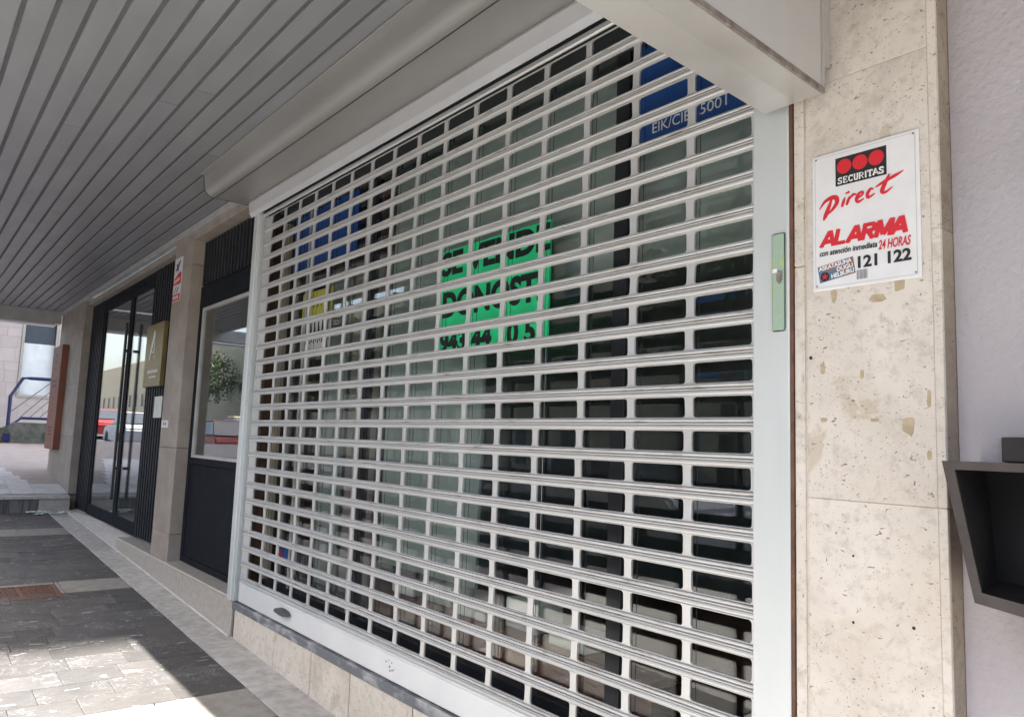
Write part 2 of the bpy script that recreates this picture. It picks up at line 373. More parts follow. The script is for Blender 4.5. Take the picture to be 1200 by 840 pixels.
# dark marble tiles between the bands
spans = [(-97, -84.2), (-79.6, -56.4), (-52.3, -26.9), (-22.6, -11)]
for a, b in spans:
    n = max(1, round((b-a)/2.36)); d = (b-a)/n
    for i in range(n):
        xa = a+i*d; y = -2.45; ymin = -17 if xa > -60 else -13
        while y > ymin:
            L = random.choice((2.0, 2.9, 3.4, 4.2))
            if y-L < ymin+1: L = y-ymin
            slab('marble_tile', xa, xa+d, y-L, y, 'marble', pavement, g=.012); y -= L
# grate
g = thing('drain_grate', (-53.4, -9.9, gz(-53.4)), 'rusty iron drain grate set in the pale paving band', 'drain grate')
fb = MB()
for y0, y1, x0, x1 in ((-12.5, -12.3, -55.6, -51.1), (-7.6, -7.4, -55.6, -51.1), (-12.3, -7.6, -55.6, -55.4), (-12.3, -7.6, -51.3, -51.1), (-10.05, -9.85, -55.4, -51.3)):
    fb.box(x0, x1, y0, y1, gz(x0)-.3, gz(x0)+.03, zs=SL)
part('grate_frame', fb, 'grate', g)
for i in range(30):
    y = -12.22+i*.158
    if abs(y+9.95) < .12: continue
    part('grate_bar', MB().box(-55.39, -51.31, y-.042, y+.042, gz(-55.4)-.25, gz(-55.4)+.01, zs=SL), 'grate', g)
part('grate_pit', MB().box(-55.39, -51.31, -12.29, -7.61, gz(-55.4)-.4, gz(-55.4)-.27, zs=SL), 'rust', g)

# step up and raised pavement on the left
def rz(x): return -9.45-.115*(x+97)
st = thing('kerb_step', (-97, -8, gz(-97)), 'low stone step crossing the pavement below the far pillar', 'step')
part('riser_stone', MB().box(-98, -97.05, -3.45, -.05, gz(-97)-.3, -9.85, bev=.04), 'granite_pale', st, 'pale granite block at the end of the step')
part('riser_stone', MB().box(-98, -97.02, -30, -3.5, gz(-97)-.3, -9.85, bev=.04), 'wet_stone', st, 'dark stained stone riser')
part('nosing', MB().box(-99, -96.9, -30, -.05, -9.83, -9.45, bev=.05), 'grey_slab', st)
rp = MB(); rp.quad((-99, 4, rz(-99)-.1), (-99, -44, rz(-99)-.1), (-152, -44, rz(-152)-.1), (-152, 4, rz(-152)-.1))
rpo = solo('raised_pavement', rp, 'walk_pink', (-99, 0, rz(-99)), kind='structure')
for i in range(9):
    x1 = -99.05-i*3.3; e = -3.6-max(0, i-2)*.55
    for k in range(7):
        y1 = e-k*2.6; m_ = 'walk_pale' if k == 0 else ('grey_slab' if (i in (1, 3)) else 'walk_pale')
        part('paving_slab', MB().box(x1-3.27, x1, y1-2.57, y1, rz(x1-3.27)-.3, rz(x1-3.27)-.02, bev=.03, zs=-.115), m_, rpo)
    if i < 2: part('paving_slab', MB().box(x1-3.27, x1, e+.03, -.05, rz(x1-3.27)-.3, rz(x1-3.27)-.02, bev=.03, zs=-.115), 'walk_pale', rpo)

# ---------------------------------------------------------------- roller shutter
sh = thing('roller_shutter', (-16.7, 0, -11.6), 'lowered silver perforated roller shutter over the shop front', 'roller shutter')
CP = 2.3186; XL, XR = -35.78, 2.36
def slat_mb():
    mb = MB(); bm = mb.bm; y0, y1 = 0.0, .07; zb, zt = -.03, .63
    def ring(x0, x1):
        r = .10; pts = []; z0, z1 = 0.0, .605
        for cx, cz, a0 in ((x1-r, z1-r, 0), (x0+r, z1-r, 90), (x0+r, z0+r, 180), (x1-r, z0+r, 270)):
            pts.append([(cx+r*math.cos(math.radians(a0+t*30)), cz+r*math.sin(math.radians(a0+t*30))) for t in range(4)])
        return pts
    edges = [XR]+[-CP*c for c in range(0, 16)]; edges[-1] = XL
    webs = [CP*-c for c in range(-1, 16)]
    for k in range(16):
        x1, x0 = (XR if k == 0 else webs[k]), (XL if k == 15 else webs[k+1])
        hx1, hx0 = webs[k]-.145, webs[k+1]+.145
        if k == 0: x1 = XR
        C = ring(hx0, hx1)
        oc = [bm.verts.new((X, y0, Z)) for X, Z in ((x1, zt), (x0, zt), (x0, zb), (x1, zb))]
        iv = [[bm.verts.new((X, y0, Z)) for X, Z in c] for c in C]
        bv = [[bm.verts.new((X, y1, Z)) for X, Z in c] for c in C]
        for q in range(4):
            for t in range(3): bm.faces.new((oc[q], iv[q][t+1], iv[q][t]))
            n = (q+1) % 4
            bm.faces.new((oc[q], oc[n], iv[n][0], iv[q][3]))
        fi = [v for c in iv for v in c]; fb = [v for c in bv for v in c]
        for i in range(16): bm.faces.new((fi[i], fi[(i+1) % 16], fb[(i+1) % 16], fb[i]))
    def arc(cy, cz, ry, rz_, a0, a1, n): return [(cy+ry*math.cos(math.radians(a0+(a1-a0)*i/n)), cz+rz_*math.sin(math.radians(a0+(a1-a0)*i/n))) for i in range(n+1)]
    prof = [(0.004, -.006), (.03, -.010), (.03, -.036), (-.040, -.042)]
    prof += arc(-.062, -.085, .028, .045, 90, 268, 6)
    prof += [(-.012, -.134), (-.012, -.162), (-.066, -.166)]
    prof += arc(-.066, -.186, .020, .022, 95, 265, 4)
    prof += [(-.030, -.212), (-.030, -.228)]
    prof += arc(-.040, -.296, .062, .074, 96, 262, 10)
    prof += [(-.018, -.374), (.004, -.384), (.004, -.40)]
    mb.strip(prof, 0, XL+.1, XR); 
    mb.strip([(.004, -.40), (.075, -.37), (.075, -.04), (.004, -.02)], 0, XL+.1, XR)
    ec = [bm.verts.new((XL+.1, a, b)) for a, b in prof]; bm.faces.new(ec[::-1])
    return mb
sm = slat_mb().mesh('slat', 'slat')
# mesh is built about its slot bottom, so each copy only needs its height
for r in range(-10, 14): put('slat', sm, (0+random.uniform(-.02, .02), random.uniform(-.015, .015), r+random.uniform(-.012, .012)), sh).rotation_euler = (random.uniform(-.035, .035), random.uniform(-.0007, .0007), 0)
bb = MB(); bb.box(XL+.05, XR, -.06, .10, -11.58, -10.50, bev=.025); bb.strip([(0, -10.36), (-.10, -10.40), (-.12, -10.46), (-.06, -10.52), (.05, -10.52)], 0, XL+.1, XR)
bar = part('bottom_bar', bb, 'bar', sh)
hp = []
for i in range(17):
    t = i/16; hp.append((-29.25+1.95*t, -10.93+.26*math.sin(t*math.pi)**.45))
for i in range(1, 16):
    t = 1-i/16; hp.append((-29.25+1.95*t, -10.95-.08*math.sin(t*math.pi)))
hd = MB(); hd.prism([(a, b) for a, b in hp], 1, -.062, -.34, bev=.015); part('handle', hd, 'handle_grey', bar)
sc = MB(); 
for i in range(9):
    a, b = random.gauss(-16.4, .22), random.gauss(-10.95, .14); sc.disc(a, -.061, b, random.uniform(.02, .07), .006, 9)
part('scuff_marks', sc, 'barcode', bar)
lg = MB(); lg.box(-36.85, -36.15, -.42, .25, -11.62, 14.05, bev=.04); lg.box(-36.14, -35.98, -.25, .25, -11.6, 14.0)
part('guide_rail', lg, 'alu', sh)
rg = MB(); rg.box(2.30, 3.40, -.16, .5, -16.5, 14.2, bev=.03); part('guide_rail', rg, 'alu', sh)
lock = thing('lock_cover', (3.13, -.17, 2.2), 'worn green plastic strip cover on the right shutter guide', 'lock cover')
part('cover_strip', MB().box(2.92, 3.32, -.22, -.163, 2.25, 4.92, bev=.05, seg=2), 'greenplastic', lock)
part('keyhole_plate', MB().prism([(3.09, 3.6), (3.18, 3.52), (3.25, 3.62), (3.25, 3.86), (3.14, 3.9), (3.07, 3.78)], 1, -.221, -.25, bev=.01), 'edge_grime', lock)
part('jagged_hole', MB().box(2.96, 3.10, -.235, -.221, 3.84, 3.95), 'white', lock)
# housing above
hs = thing('shutter_housing', (-16, -1.5, 15), 'grey metal shutter housing box with rounded lower edge', 'shutter housing')
hpf = [(-3.5, 16.38), (-3.42, 15.75)]+[(-2.80-.60*math.cos(math.radians(a)), 15.68-.66*math.sin(math.radians(a))) for a in range(8, 91, 9)]
hb = MB(); prof = hpf+[(-.02, 15.02), (-.02, 16.38)]
hb.prism(prof, 0, -38.4, 3.3); cover = part('cover', hb, 'housing', hs)
part('seam_line', MB().box(-38.42, 3.3, -2.70, -2.655, 14.985, 15.019), 'steel_rim', hs)
part('end_cap', MB().prism([(a, b) for a, b in [(y_-(.03), z_) for y_, z_ in prof[:-2]]+[(.01, 15.0), (.01, 16.38)]], 0, -38.47, -38.41), 'steel_rim', hs)
part('top_flange', MB().box(-38.1, 3.3, -3.9, -3.44, 16.30, 16.37, bev=.02), 'housing', hs)
lp = MB(); lp.prism([(-.62, 15.0), (-.70, 14.82), (-.60, 14.15), (-.46, 13.86), (-.40, 13.88), (-.45, 14.2), (-.30, 14.6), (-.05, 14.6), (-.05, 15.0)], 0, -37.4, 3.3); part('lip_rail', lp, 'alu_light', hs)
part('seal_strip', MB().box(-36.1, 2.3, -.12, .1, 14.02, 14.59), 'frame_black', hs)
tb = MB(); tb.box(-36.0, 2.3, -.10, .05, 13.72, 14.0, bev=.05); part('top_slat', tb, 'slat', hs)

# ---------------------------------------------------------------- shop front behind the shutter
GY = 1.3
sf = thing('shop_window', (-12, GY, -11.5), 'glazed shop front with thin frames behind the roller shutter', 'shop window')
part('header', MB().box(-35.4, 2.6, GY-.1, GY+.5, 13.35, 16.4), 'room_dark', sf)
part('bottom_rail', MB().box(-35.4, 2.6, GY-.12, GY+.5, -11.6, -10.15, bev=.03), 'frame_black', sf)
for a, b, mname in ((-35.35, -34.9, 'cream'), (-23.45, -22.85, 'frame_pale'), (-22.82, -22.5, 'frame_black'), (-4.35, -3.7, 'frame_black'), (1.9, 2.6, 'frame_black'), (-31.2, -30.95, 'frame_pale')):
    part('mullion', MB().box(a, b, GY-.14, GY+.34, -10.14, 13.34, bev=.02), mname, sf)
for a, b in ((-34.88, -31.22), (-30.93, -23.47), (-22.48, -13.42), (-13.38, -4.37), (-3.68, 1.88)):
    part('pane', MB().box(a, b, GY, GY+.06, -10.13, 13.33), 'glass', sf)
part('pull_handle', MB().tube([(-27.1, GY-.45, -9.3), (-27.1, GY-.45, 9.9)], .11, 10).tube([(-27.1, GY-.45, -6), (-27.1, GY, -6)], .06).tube([(-27.1, GY-.45, 6), (-27.1, GY, 6)], .06), 'chrome', sf, smooth=True)
for c in range(0, 15):
    for y in (.27, .46): part('tie_cord', MB().tube([(-CP*c, y, -10), (-CP*c, y, 12.75)], .011, 5).tube([(-CP*c, y, 12.6), (-CP*c, y, 12.85)], .05, 6), 'frame_black', sh)
part('jamb', MB().box(-36.0, -35.4, .55, 6, -11.6, 14, bev=.02), 'brown', sf, 'brown timber lining on the left side')
cd_ = thing('small_card', (-33, GY, -8), 'small blue and red card low on the glass at the left end of the shutter', 'card')
part('sheet', MB().box(-33.4, -31.3, GY-.03, GY-.006, -8.9, -7.9), 'blue', cd_); part('print', MB().disc(-32.6, GY-.031, -8.35, .3, .004, 14), 'red', cd_)
# room
part('door_rail', MB().box(-30.9, -23.5, GY+.07, GY+.25, -10.12, -9.3), 'frame_black', sf)
room = MB()
room.box(-36.4, -17, 26, 26.5, -11.6, 15.5); room.box(-36.9, -36.41, 6.05, 26, -11.6, 15.5); room.box(-36.4, 3.4, 1.9, 25.99, 15.0, 15.5)
room.box(-17, 3.4, 26, 26.5, -11.6, 15.5); room.box(3.41, 3.9, 1.4, 20, -11.6, 15.5); room.box(3.41, 3.9, 20, 26, -11.6, 2); room.box(3.41, 3.9, 20, 26, 12, 15.5)  # unseen opening left in the right wall, added to brighten the room
solo('interior_wall', room, 'room', (-16, 20, -11.6), kind='structure')
fl = MB(); fl.box(-36.4, 3.4, 1.81, 25.99, -12.2, -11.0); solo('interior_floor', fl, 'floor_wood', (-16, 20, -11.6), kind='structure')
pt = thing('display_partition', (-18, 2.4, -8.5), 'grey green backing panels just inside the shop glass behind the shutter', 'partition')
part('upper_panel', MB().box(-22.3, 1.85, 2.4, 2.6, 5.6, 13.3, bev=.03), 'partition', pt)
part('side_panel', MB().box(-22.3, -13.6, 2.4, 2.6, -7.4, 5.58, bev=.03), 'partition', pt)
part('door_panel', MB().box(-27.0, -23.5, 2.5, 2.7, -10, 9.5, bev=.03), 'panel_taupe', pt, 'taupe panel by the glass door')
part('door_panel', MB().box(-31.3, -28.0, 2.7, 2.9, -10, 9.5, bev=.03), 'partition', pt)
part('timber_head', MB().box(-36.3, -22.5, 2.5, 2.8, 9.55, 15, bev=.03), 'brown', pt)
dsp = thing('display_platform', (-13, 3.5, -11), 'low brown timber display platform inside the shop window', 'platform')
part('top_board', MB().box(-22.3, -3, 1.9, 6.5, -8.9, -8.6, bev=.04), 'floor_wood', dsp); part('front_board', MB().box(-22.3, -3, 2.0, 2.2, -11, -8.92), 'floor_wood', dsp)
for i, (a, b, h) in enumerate(((-19.4, 2.6, .5), (-16.6, 2.9, .9), (-13.4, 2.5, .45), (-10.6, 3.0, 1.2), (-7.4, 2.6, .6))):
    solo('paper_stack', MB().box(a-1.0, a+1.0, b-.4, b+1.1, -8.59, -8.59+h, bev=.05).rot(Matrix.Identity(4)), 'paper', (a, b, -8.59), 'pale stack of papers on the brown display platform, '+('leftmost', 'second from left', 'middle, thinnest', 'tallest', 'rightmost')[i], 'papers', 'paper stacks on the display platform')
# blue posters
bp_ = thing('blue_poster', (-3.3, GY, 9.75), 'dark blue poster with white lettering at the upper right of the shutter', 'poster')
part('sheet', MB().box(-3.3, 1.85, GY-.03, GY-.006, 9.72, 13.3), 'blue', bp_)
part('lettering', text_mesh('EIK/CIE', .36, -2.68, 9.90, GY-.032, 1.6), 'white', bp_)
part('lettering', text_mesh('5001', .36, -.66, 9.92, GY-.032, 1.05), 'white', bp_)
b2 = thing('blue_poster', (-33.6, GY, 9.6), 'plain royal blue poster behind the upper left of the shutter', 'poster')
part('sheet', MB().box(-33.7, -24.65, GY-.03, GY-.006, 9.6, 13.3), 'blue', b2)
# green notice
gn = thing('sale_poster', (-12, GY, 2.9), 'bright green sale poster with black letters behind the shutter', 'poster')
part('sheet', MB().box(-15.95, -7.85, GY-.03, GY-.006, 2.9, 7.95), 'green', gn)
part('lettering', text_mesh('SE VENDE', 1.15, -15.66, 6.72, GY-.032, 7.75, bold=.045), 'black', gn)
part('lettering', text_mesh('DONOSTI', 1.25, -15.46, 4.72, GY-.032, 7.15, bold=.045), 'black', gn)
part('lettering', text_mesh('943 44 10 5', 1.1, -15.56, 3.02, GY-.032, 6.9, bold=.045), 'black', gn)
# small notices on the door glass
yn = thing('door_notice', (-29.5, GY, 4.4), 'yellow and white notice stuck on the glass door behind the shutter', 'notice')
part('sheet', MB().box(-31.7, -27.4, GY-.03, GY-.006, 6.5, 8.0), 'yellow', yn)
part('sheet', MB().box(-31.7, -27.4, GY-.03, GY-.006, 4.35, 6.46), 'paper', yn)
lt = MB()
for i in range(6): 
    a = -30.7+i*.55; ribbon(lt, [[(a, 7.35, .12), (a+.15, 6.95, .12), (a+.35, 7.4, .12)]], GY-.03, .005)
for i in range(7):
    a = -31.4+i*.56; ribbon(lt, [[(a, 4.7, .14), (a, 6.1, .14)], [(a, 6.1, .12), (a+.3, 4.8, .12)]], GY-.03, .005)
part('print', lt, 'black', yn)
part('print', MB().box(-31.5, -31.1, GY-.036, GY-.031, 6.7, 7.1), 'black', yn)

# ---------------------------------------------------------------- stones under the shutter
sb = thing('base_wall', (-16, -.1, gz(-16)), 'low travertine base wall under the roller shutter', 'base wall')
part('sill', MB().prism([(-.24, -12.08), (-.24, -11.74), (-.18, -11.66), (.6, -11.64), (.6, -12.08)], 0, -36.25, 2.28, bev=.02), 'sill', sb, 'dark slate sill smeared with pale paint')
xs = [-35.95, -29.3, -24.3, -19.9, -14.2, -9.0, -3.6, 2.28]
for a, b in zip(xs, xs[1:]):
    part('stone', MB().box(a+.05, b-.05, -.16, .5, min(gz(a), gz(b))-.4, -12.10, bev=.04), 'trav_base', sb)
part('joint_filler', MB().box(-36.2, 2.2, -.10, .45, -16.5, -12.12), 'joint_dark', sb)

# ---------------------------------------------------------------- right travertine pillar
tp = thing('stone_pillar', (5.3, 0, -16.5), 'beige travertine pillar carrying the alarm plate', 'pillar')
part('rust_strip', MB().box(3.41, 3.50, -.12, .3, -16.5, 16.4), 'rust', tp, 'rust brown joint along the shutter guide')
zs = [-17, -2.05, 3.95, 8.75, 20]
for a, b in zip([-17, 3.95], [3.93, 20]): part('edge_stone', MB().box(3.52, 3.80, -.10, .5, a, b, bev=.03), 'travertine', tp)
for a, b in ((-17, -12.895), (-12.885, -2.055), (-2.045, 8.745), (8.755, 20)):
    part('stone_panel', MB().box(3.86, 6.98, -.06, .5, a, b, bev=.012), 'travertine', tp)
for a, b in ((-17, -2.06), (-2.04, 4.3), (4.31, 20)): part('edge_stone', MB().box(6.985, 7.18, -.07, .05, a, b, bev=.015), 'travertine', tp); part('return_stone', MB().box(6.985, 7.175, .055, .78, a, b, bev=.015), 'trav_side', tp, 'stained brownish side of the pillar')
part('core', MB().box(3.53, 7.15, -.03, .76, -17, 19.9), 'trav_base', tp)

for i, (x, z, r) in enumerate(((3.96, 1.5, .045), (6.40, -4.75, .04), (5.0, -4.9, .035), (5.02, -3.35, .03))):
    part('drill_hole', MB().disc(x, -.0605, z, r, .004, 12), 'black', tp)
for cx, cz, w_, h_ in ((6.38, -.25, .26, .42), (5.72, 2.85, .42, .2), (4.6, 3.05, .16, .34), (6.25, 3.1, .3, .3), (4.28, 1.2, .14, .3), (5.6, -.1, .22, .1), (6.85, .4, .1, .5), (4.3, -.1, .2, .12), (6.83, -.9, .12, .22), (5.3, 1.0, .1, .24)):
    pts = [(cx+w_/2*(math.copysign(abs(math.cos(a*.7854))**.5, math.cos(a*.7854)))*random.uniform(.7, 1.15), cz+h_/2*(math.copysign(abs(math.sin(a*.7854))**.5, math.sin(a*.7854)))*random.uniform(.7, 1.15)) for a in [k+.3 for k in range(8)]]
    part('filler_patch', MB().prism(pts, 1, -.0602, -.0665), 'filler', tp)
# alarm plate
ap = thing('alarm_plate', (5.41, -.1, 3.2), 'white alarm company plate with red lettering on the travertine pillar', 'sign')
SX0, SX1, SZ0, SZ1 = 4.06, 6.77, 3.20, 6.79; PY = -.11
part('plate', MB().box(SX0, SX1, PY, -.062, SZ0, SZ1, bev=.02), 'plate', ap)
def su(u): return SX0+(SX1-SX0)*u
def sv(v): return SZ1-(SZ1-SZ0)*v
E_ = .008
bl = MB()
for a, b, c_, d in ((.03, .97, .022, .025), (.03, .97, .975, .978)): bl.box(su(a), su(b), PY-.003, PY-.001, sv(d), sv(c_))
for a, b in ((.03, .034), (.966, .97)): bl.box(su(a), su(b), PY-.003, PY-.001, sv(.975), sv(.025))
part('border_line', bl, 'line_grey', ap)
part('logo_panel', MB().box(su(.24), su(.72), PY-E_, PY-.001, sv(.262), sv(.058)), 'black', ap)
for u in (.327, .478, .629): part('logo_dot', MB().disc(su(u), PY-E_-.001, sv(.128), .19, .008, 32), 'red', ap)
def D(pts): return [(su(a), sv(b), c_) for a, b, c_ in pts]
dr = [D([(.20, .345, .05), (.17, .40, .10), (.135, .46, .11), (.115, .49, .03)]),
      D([(.075, .405, .02), (.13, .355, .08), (.20, .335, .11), (.245, .345, .12), (.25, .38, .11), (.21, .42, .08), (.15, .455, .03)]),
      D([(.33, .355, .03), (.315, .385, .08), (.30, .42, .06)]), D([(.335, .330, .03), (.375, .322, .06)]),
      D([(.375, .355, .03), (.36, .385, .08), (.345, .415, .05)]), D([(.37, .375, .04), (.41, .35, .07), (.44, .355, .03)]),
      D([(.45, .385, .04), (.495, .365, .05), (.50, .345, .05), (.465, .352, .07), (.44, .385, .08), (.455, .41, .07), (.51, .395, .03)]),
      D([(.60, .345, .03), (.575, .338, .06), (.545, .365, .08), (.55, .395, .07), (.61, .378, .03)]),
      D([(.745, .265, .04), (.70, .33, .10), (.675, .375, .09), (.71, .385, .06), (.77, .36, .02)]),
      D([(.62, .335, .03), (.70, .31, .07), (.80, .285, .07), (.87, .265, .01)])]
def smooth(st, n=5):
    P = [st[0]]+st+[st[-1]]; out = []
    for i in range(1, len(P)-2):
        for t in range(n):
            t /= n; out.append(tuple(.5*(2*P[i][k]+(P[i+1][k]-P[i-1][k])*t+(2*P[i-1][k]-5*P[i][k]+4*P[i+1][k]-P[i+2][k])*t*t+(3*P[i][k]-P[i-1][k]-3*P[i+1][k]+P[i+2][k])*t**3) for k in range(3)))
    return out+[st[-1]]
dr = [smooth(q) for q in dr]
part('script_lettering', ribbon(MB(), dr, PY-.001, .006), 'red', ap)
part('lettering', text_mesh('con atención inmediata', .15, su(.075), sv(.752), PY-.001, .55*2.71, bold=.02, shear=.2), 'black', ap)
part('lettering', text_mesh('24 HORAS', .235, su(.635), sv(.775), PY-.001, .285*2.71, bold=.02, shear=.25), 'red', ap)
part('lettering', text_mesh('121 122', .30, su(.445), sv(.878), PY-.001, .475*2.71, bold=.035), 'black', ap)
bc = MB()
for i in range(13): bc.box(su(.432)+i*.021, su(.432)+i*.021+random.choice((.008, .013)), PY-.004, PY-.001, sv(.955), sv(.89))
part('barcode', bc, 'barcode', ap)
for u, v in ((.045, .03), (.955, .03), (.045, .965), (.955, .965)): part('screw', MB().disc(su(u), PY-.001, sv(v), .022, .015, 10), 'barcode', ap)
stk = thing('sticker', (4.3, PY, 3.4), 'small brown and blue sticker with white capitals on the alarm plate', 'sticker')
ra = math.radians(8.5); sx, sz = su(.075), sv(.945)
def RT(a, b): return (sx+a*math.cos(ra)-b*math.sin(ra), sz+a*math.sin(ra)+b*math.cos(ra))
part('backing', MB().prism([RT(0, 0), RT(.95, 0), RT(.95, .43), RT(0, .43)], 1, PY-.001, PY-.008), 'sticker_brown', stk)
for tx, a, b, wd in (('ASKATASUNA', .03, .30, .88), ('DUGU', .50, .165, .42), ('HELBURU', .33, .03, .60)):
    X, Z = RT(a, b); part('lettering', text_mesh(tx, .115, X, Z, PY-.008, wd, bold=.03, rot=ra), 'white', stk)
X, Z = RT(.16, .13); part('emblem_disc', MB().disc(X, PY-.0085, Z, .12, .003, 20), 'black', stk)
part('emblem_star', MB().prism([(X+(.10 if k % 2 == 0 else .04)*math.sin(k*math.pi/5+.1), Z+(.10 if k % 2 == 0 else .04)*math.cos(k*math.pi/5+.1)) for k in range(10)], 1, PY-.012, PY-.015), 'red', stk)

GL = {'A': [[(0, 0), (.5, 1)], [(.5, 1), (1, 0)], [(.2, .32), (.8, .32)]], 'L': [[(.1, 1), (.1, 0)], [(.03, .09), (.85, .09)]], 'R': [[(.12, 0), (.12, 1)], [(.1, .91), (.6, .91), (.82, .83), (.86, .72), (.8, .58), (.6, .5), (.1, .5)], [(.45, .5), (.9, 0)]],
      'M': [[(.08, 0), (.12, 1)], [(.12, 1), (.5, .12)], [(.5, .12), (.9, 1)], [(.9, 1), (.94, 0)]], 'S': [[(.85, .8), (.7, .92), (.4, .93), (.18, .8), (.2, .63), (.5, .5), (.8, .38), (.84, .2), (.65, .07), (.35, .06), (.12, .2)], [(.85, .98), (.85, .68)], [(.1, .02), (.1, .32)]],
      'E': [[(.2, 0), (.2, 1)], [(.05, .95), (.85, .95)], [(.2, .52), (.65, .52)], [(.05, .05), (.88, .05)], [(.85, 1), (.85, .74)], [(.88, 0), (.88, .28)], [(.62, .64), (.62, .4)]], 'C': [[(.88, .76), (.7, .92), (.45, .94), (.2, .75), (.14, .5), (.2, .25), (.45, .06), (.7, .08), (.9, .24)], [(.88, 1), (.88, .68)]],
      'U': [[(.2, 1), (.2, .3), (.3, .1), (.5, .05), (.7, .1), (.8, .3), (.8, 1)], [(.02, .95), (.38, .95)], [(.64, .95), (.97, .95)]], 'I': [[(.5, 0), (.5, 1)], [(.25, .95), (.75, .95)], [(.25, .05), (.75, .05)]], 'T': [[(.5, 0), (.5, 1)], [(.05, .95), (.95, .95)], [(.07, 1), (.07, .72)], [(.93, 1), (.93, .72)], [(.28, .05), (.72, .05)]]}
def stroke_word(word, x0, x1, z0, z1, wd, shear, y, fat, thin=1.0, gap=.14, narrow='I'):
    ws = [.5 if c in narrow else (1.15 if c == 'M' else 1) for c in word]; k = (x1-x0)/(sum(ws)+gap*(len(word)-1)); out = []; x = x0; h = z1-z0
    for c, w_ in zip(word, ws):
        for q, st in enumerate(GL[c]):
            out.append([(x+a*w_*k+shear*b*h, z0+b*h, wd if (q == 0 or fat) else wd*thin) for a, b in st])
        x += (w_+gap)*k
    mb = ribbon(MB(), out, y, .003)
    for co_, no_ in (((0, 0, z0), (0, 0, -1)), ((0, 0, z1), (0, 0, 1))):          # trim the stroke ends level
        bmesh.ops.bisect_plane(mb.bm, geom=mb.bm.verts[:]+mb.bm.edges[:]+mb.bm.faces[:], plane_co=co_, plane_no=no_, clear_outer=True)
    return mb
part('lettering', stroke_word('ALARMA', su(.085), su(.875), sv(.688), sv(.572), .115, .24, PY-.001, True, gap=.02), 'red', ap)
part('lettering', stroke_word('SECURITAS', su(.262), su(.70), sv(.25), sv(.203), .030, 0, PY-E_-.001, False, .55), 'white', ap)
# lilac wall and steel trough
lw = MB(); lw.box(7.19, 60, .62, 3, -18, 22); solo('rendered_wall', lw, 'lilac', (20, .7, gz(20)), 'rough lilac grey rendered wall right of the travertine pillar', 'wall')
tr = thing('steel_trough', (10.2, -.4, -3.9), 'dark steel tapered trough with worn rim on the lilac wall', 'wall trough')
YF = -1.5
o_ = [(7.69, -1.0), (13.3, -1.0), (12.6, -4.35), (8.23, -3.73)]; i_ = [(7.93, -1.17), (13.05, -1.17), (12.4, -4.05), (8.36, -3.52)]
def shell():
    mb = MB(); bm = mb.bm
    yb = .60
    V = lambda pts, y: [bm.verts.new((a, y, b)) for a, b in pts]
    of, inf = V(o_, YF), V(i_, YF); ob_ = V([(7.6, -1.0), (13.4, -1.0), (13.2, -4.3), (7.75, -3.7)], yb); ib = V([(7.78, -1.17), (13.1, -1.17), (13.0, -4.0), (7.93, -3.5)], yb-.12)
    for k in range(4):
        n = (k+1) % 4
        bm.faces.new((of[k], of[n], inf[n], inf[k])); bm.faces.new((of[k], ob_[k], ob_[n], of[n])); bm.faces.new((inf[k], inf[n], ib[n], ib[k]))
    bm.faces.new(ob_); bm.faces.new(ib[::-1]); return mb
part('shell', shell(), 'steel', tr)
rim = MB()
for k in range(4):
    n = (k+1) % 4; rim.prism([o_[k], o_[n], i_[n], i_[k]], 1, YF-.001, YF-.05)
part('rim', rim, 'steel_rim', tr)
part('back_plate', MB().box(8.1, 13.0, .45, .61, -.98, -.45, bev=.02), 'steel_rim', tr)

# ---------------------------------------------------------------- projecting box sign
pg = thing('projecting_sign', (3.8, -6, 8.3), 'pale grey box sign projecting from the wall above the pillar', 'projecting sign')
def bxs(y, e): return 2.76+(-.3-y)*.066+e
Y0, Y1 = -.35, -12.0; wdt = 1.74; ZB = 8.33
part('casing', MB().prism([(bxs(Y0, 0), Y0), (bxs(Y0, wdt), Y0), (bxs(Y1, wdt), Y1), (bxs(Y1, 0), Y1)], 2, ZB, 16.3, bev=.03), 'sign_metal', pg)
rb = MB()
for k in range(14):
    e = 1.0+k*.05; rb.prism([(bxs(Y0-.05, e), Y0-.05), (bxs(Y0-.05, e+.02), Y0-.05), (bxs(Y1, e+.02), Y1), (bxs(Y1, e), Y1)], 2, ZB-.005, ZB-.0005)
part('underside_ribs', rb, 'sign_metal', pg)
part('face_panel', MB().prism([(bxs(Y0-.16, wdt+.003), Y0-.16), (bxs(Y0-.16, wdt+.05), Y0-.16), (bxs(Y1, wdt+.05), Y1), (bxs(Y1, wdt+.003), Y1)], 2, ZB+.16, 16.2), 'sign_panel', pg)
part('edge_trim', MB().prism([(bxs(Y0, wdt+.002), Y0), (bxs(Y0, wdt+.075), Y0), (bxs(Y1, wdt+.075), Y1), (bxs(Y1, wdt+.002), Y1)], 2, ZB-.01, ZB+.155, bev=.01), 'edge_grime', pg)
part('edge_trim', MB().prism([(bxs(Y0, wdt+.002), Y0), (bxs(Y0, wdt+.075), Y0), (bxs(Y0-.155, wdt+.075), Y0-.155), (bxs(Y0-.155, wdt+.002), Y0-.155)], 2, ZB+.157, 16.2), 'sign_metal', pg)
part('wall_bracket', MB().box(3.2, 4.58, -.34, -.065, 9.1, 16.2, bev=.02), 'fascia', pg)

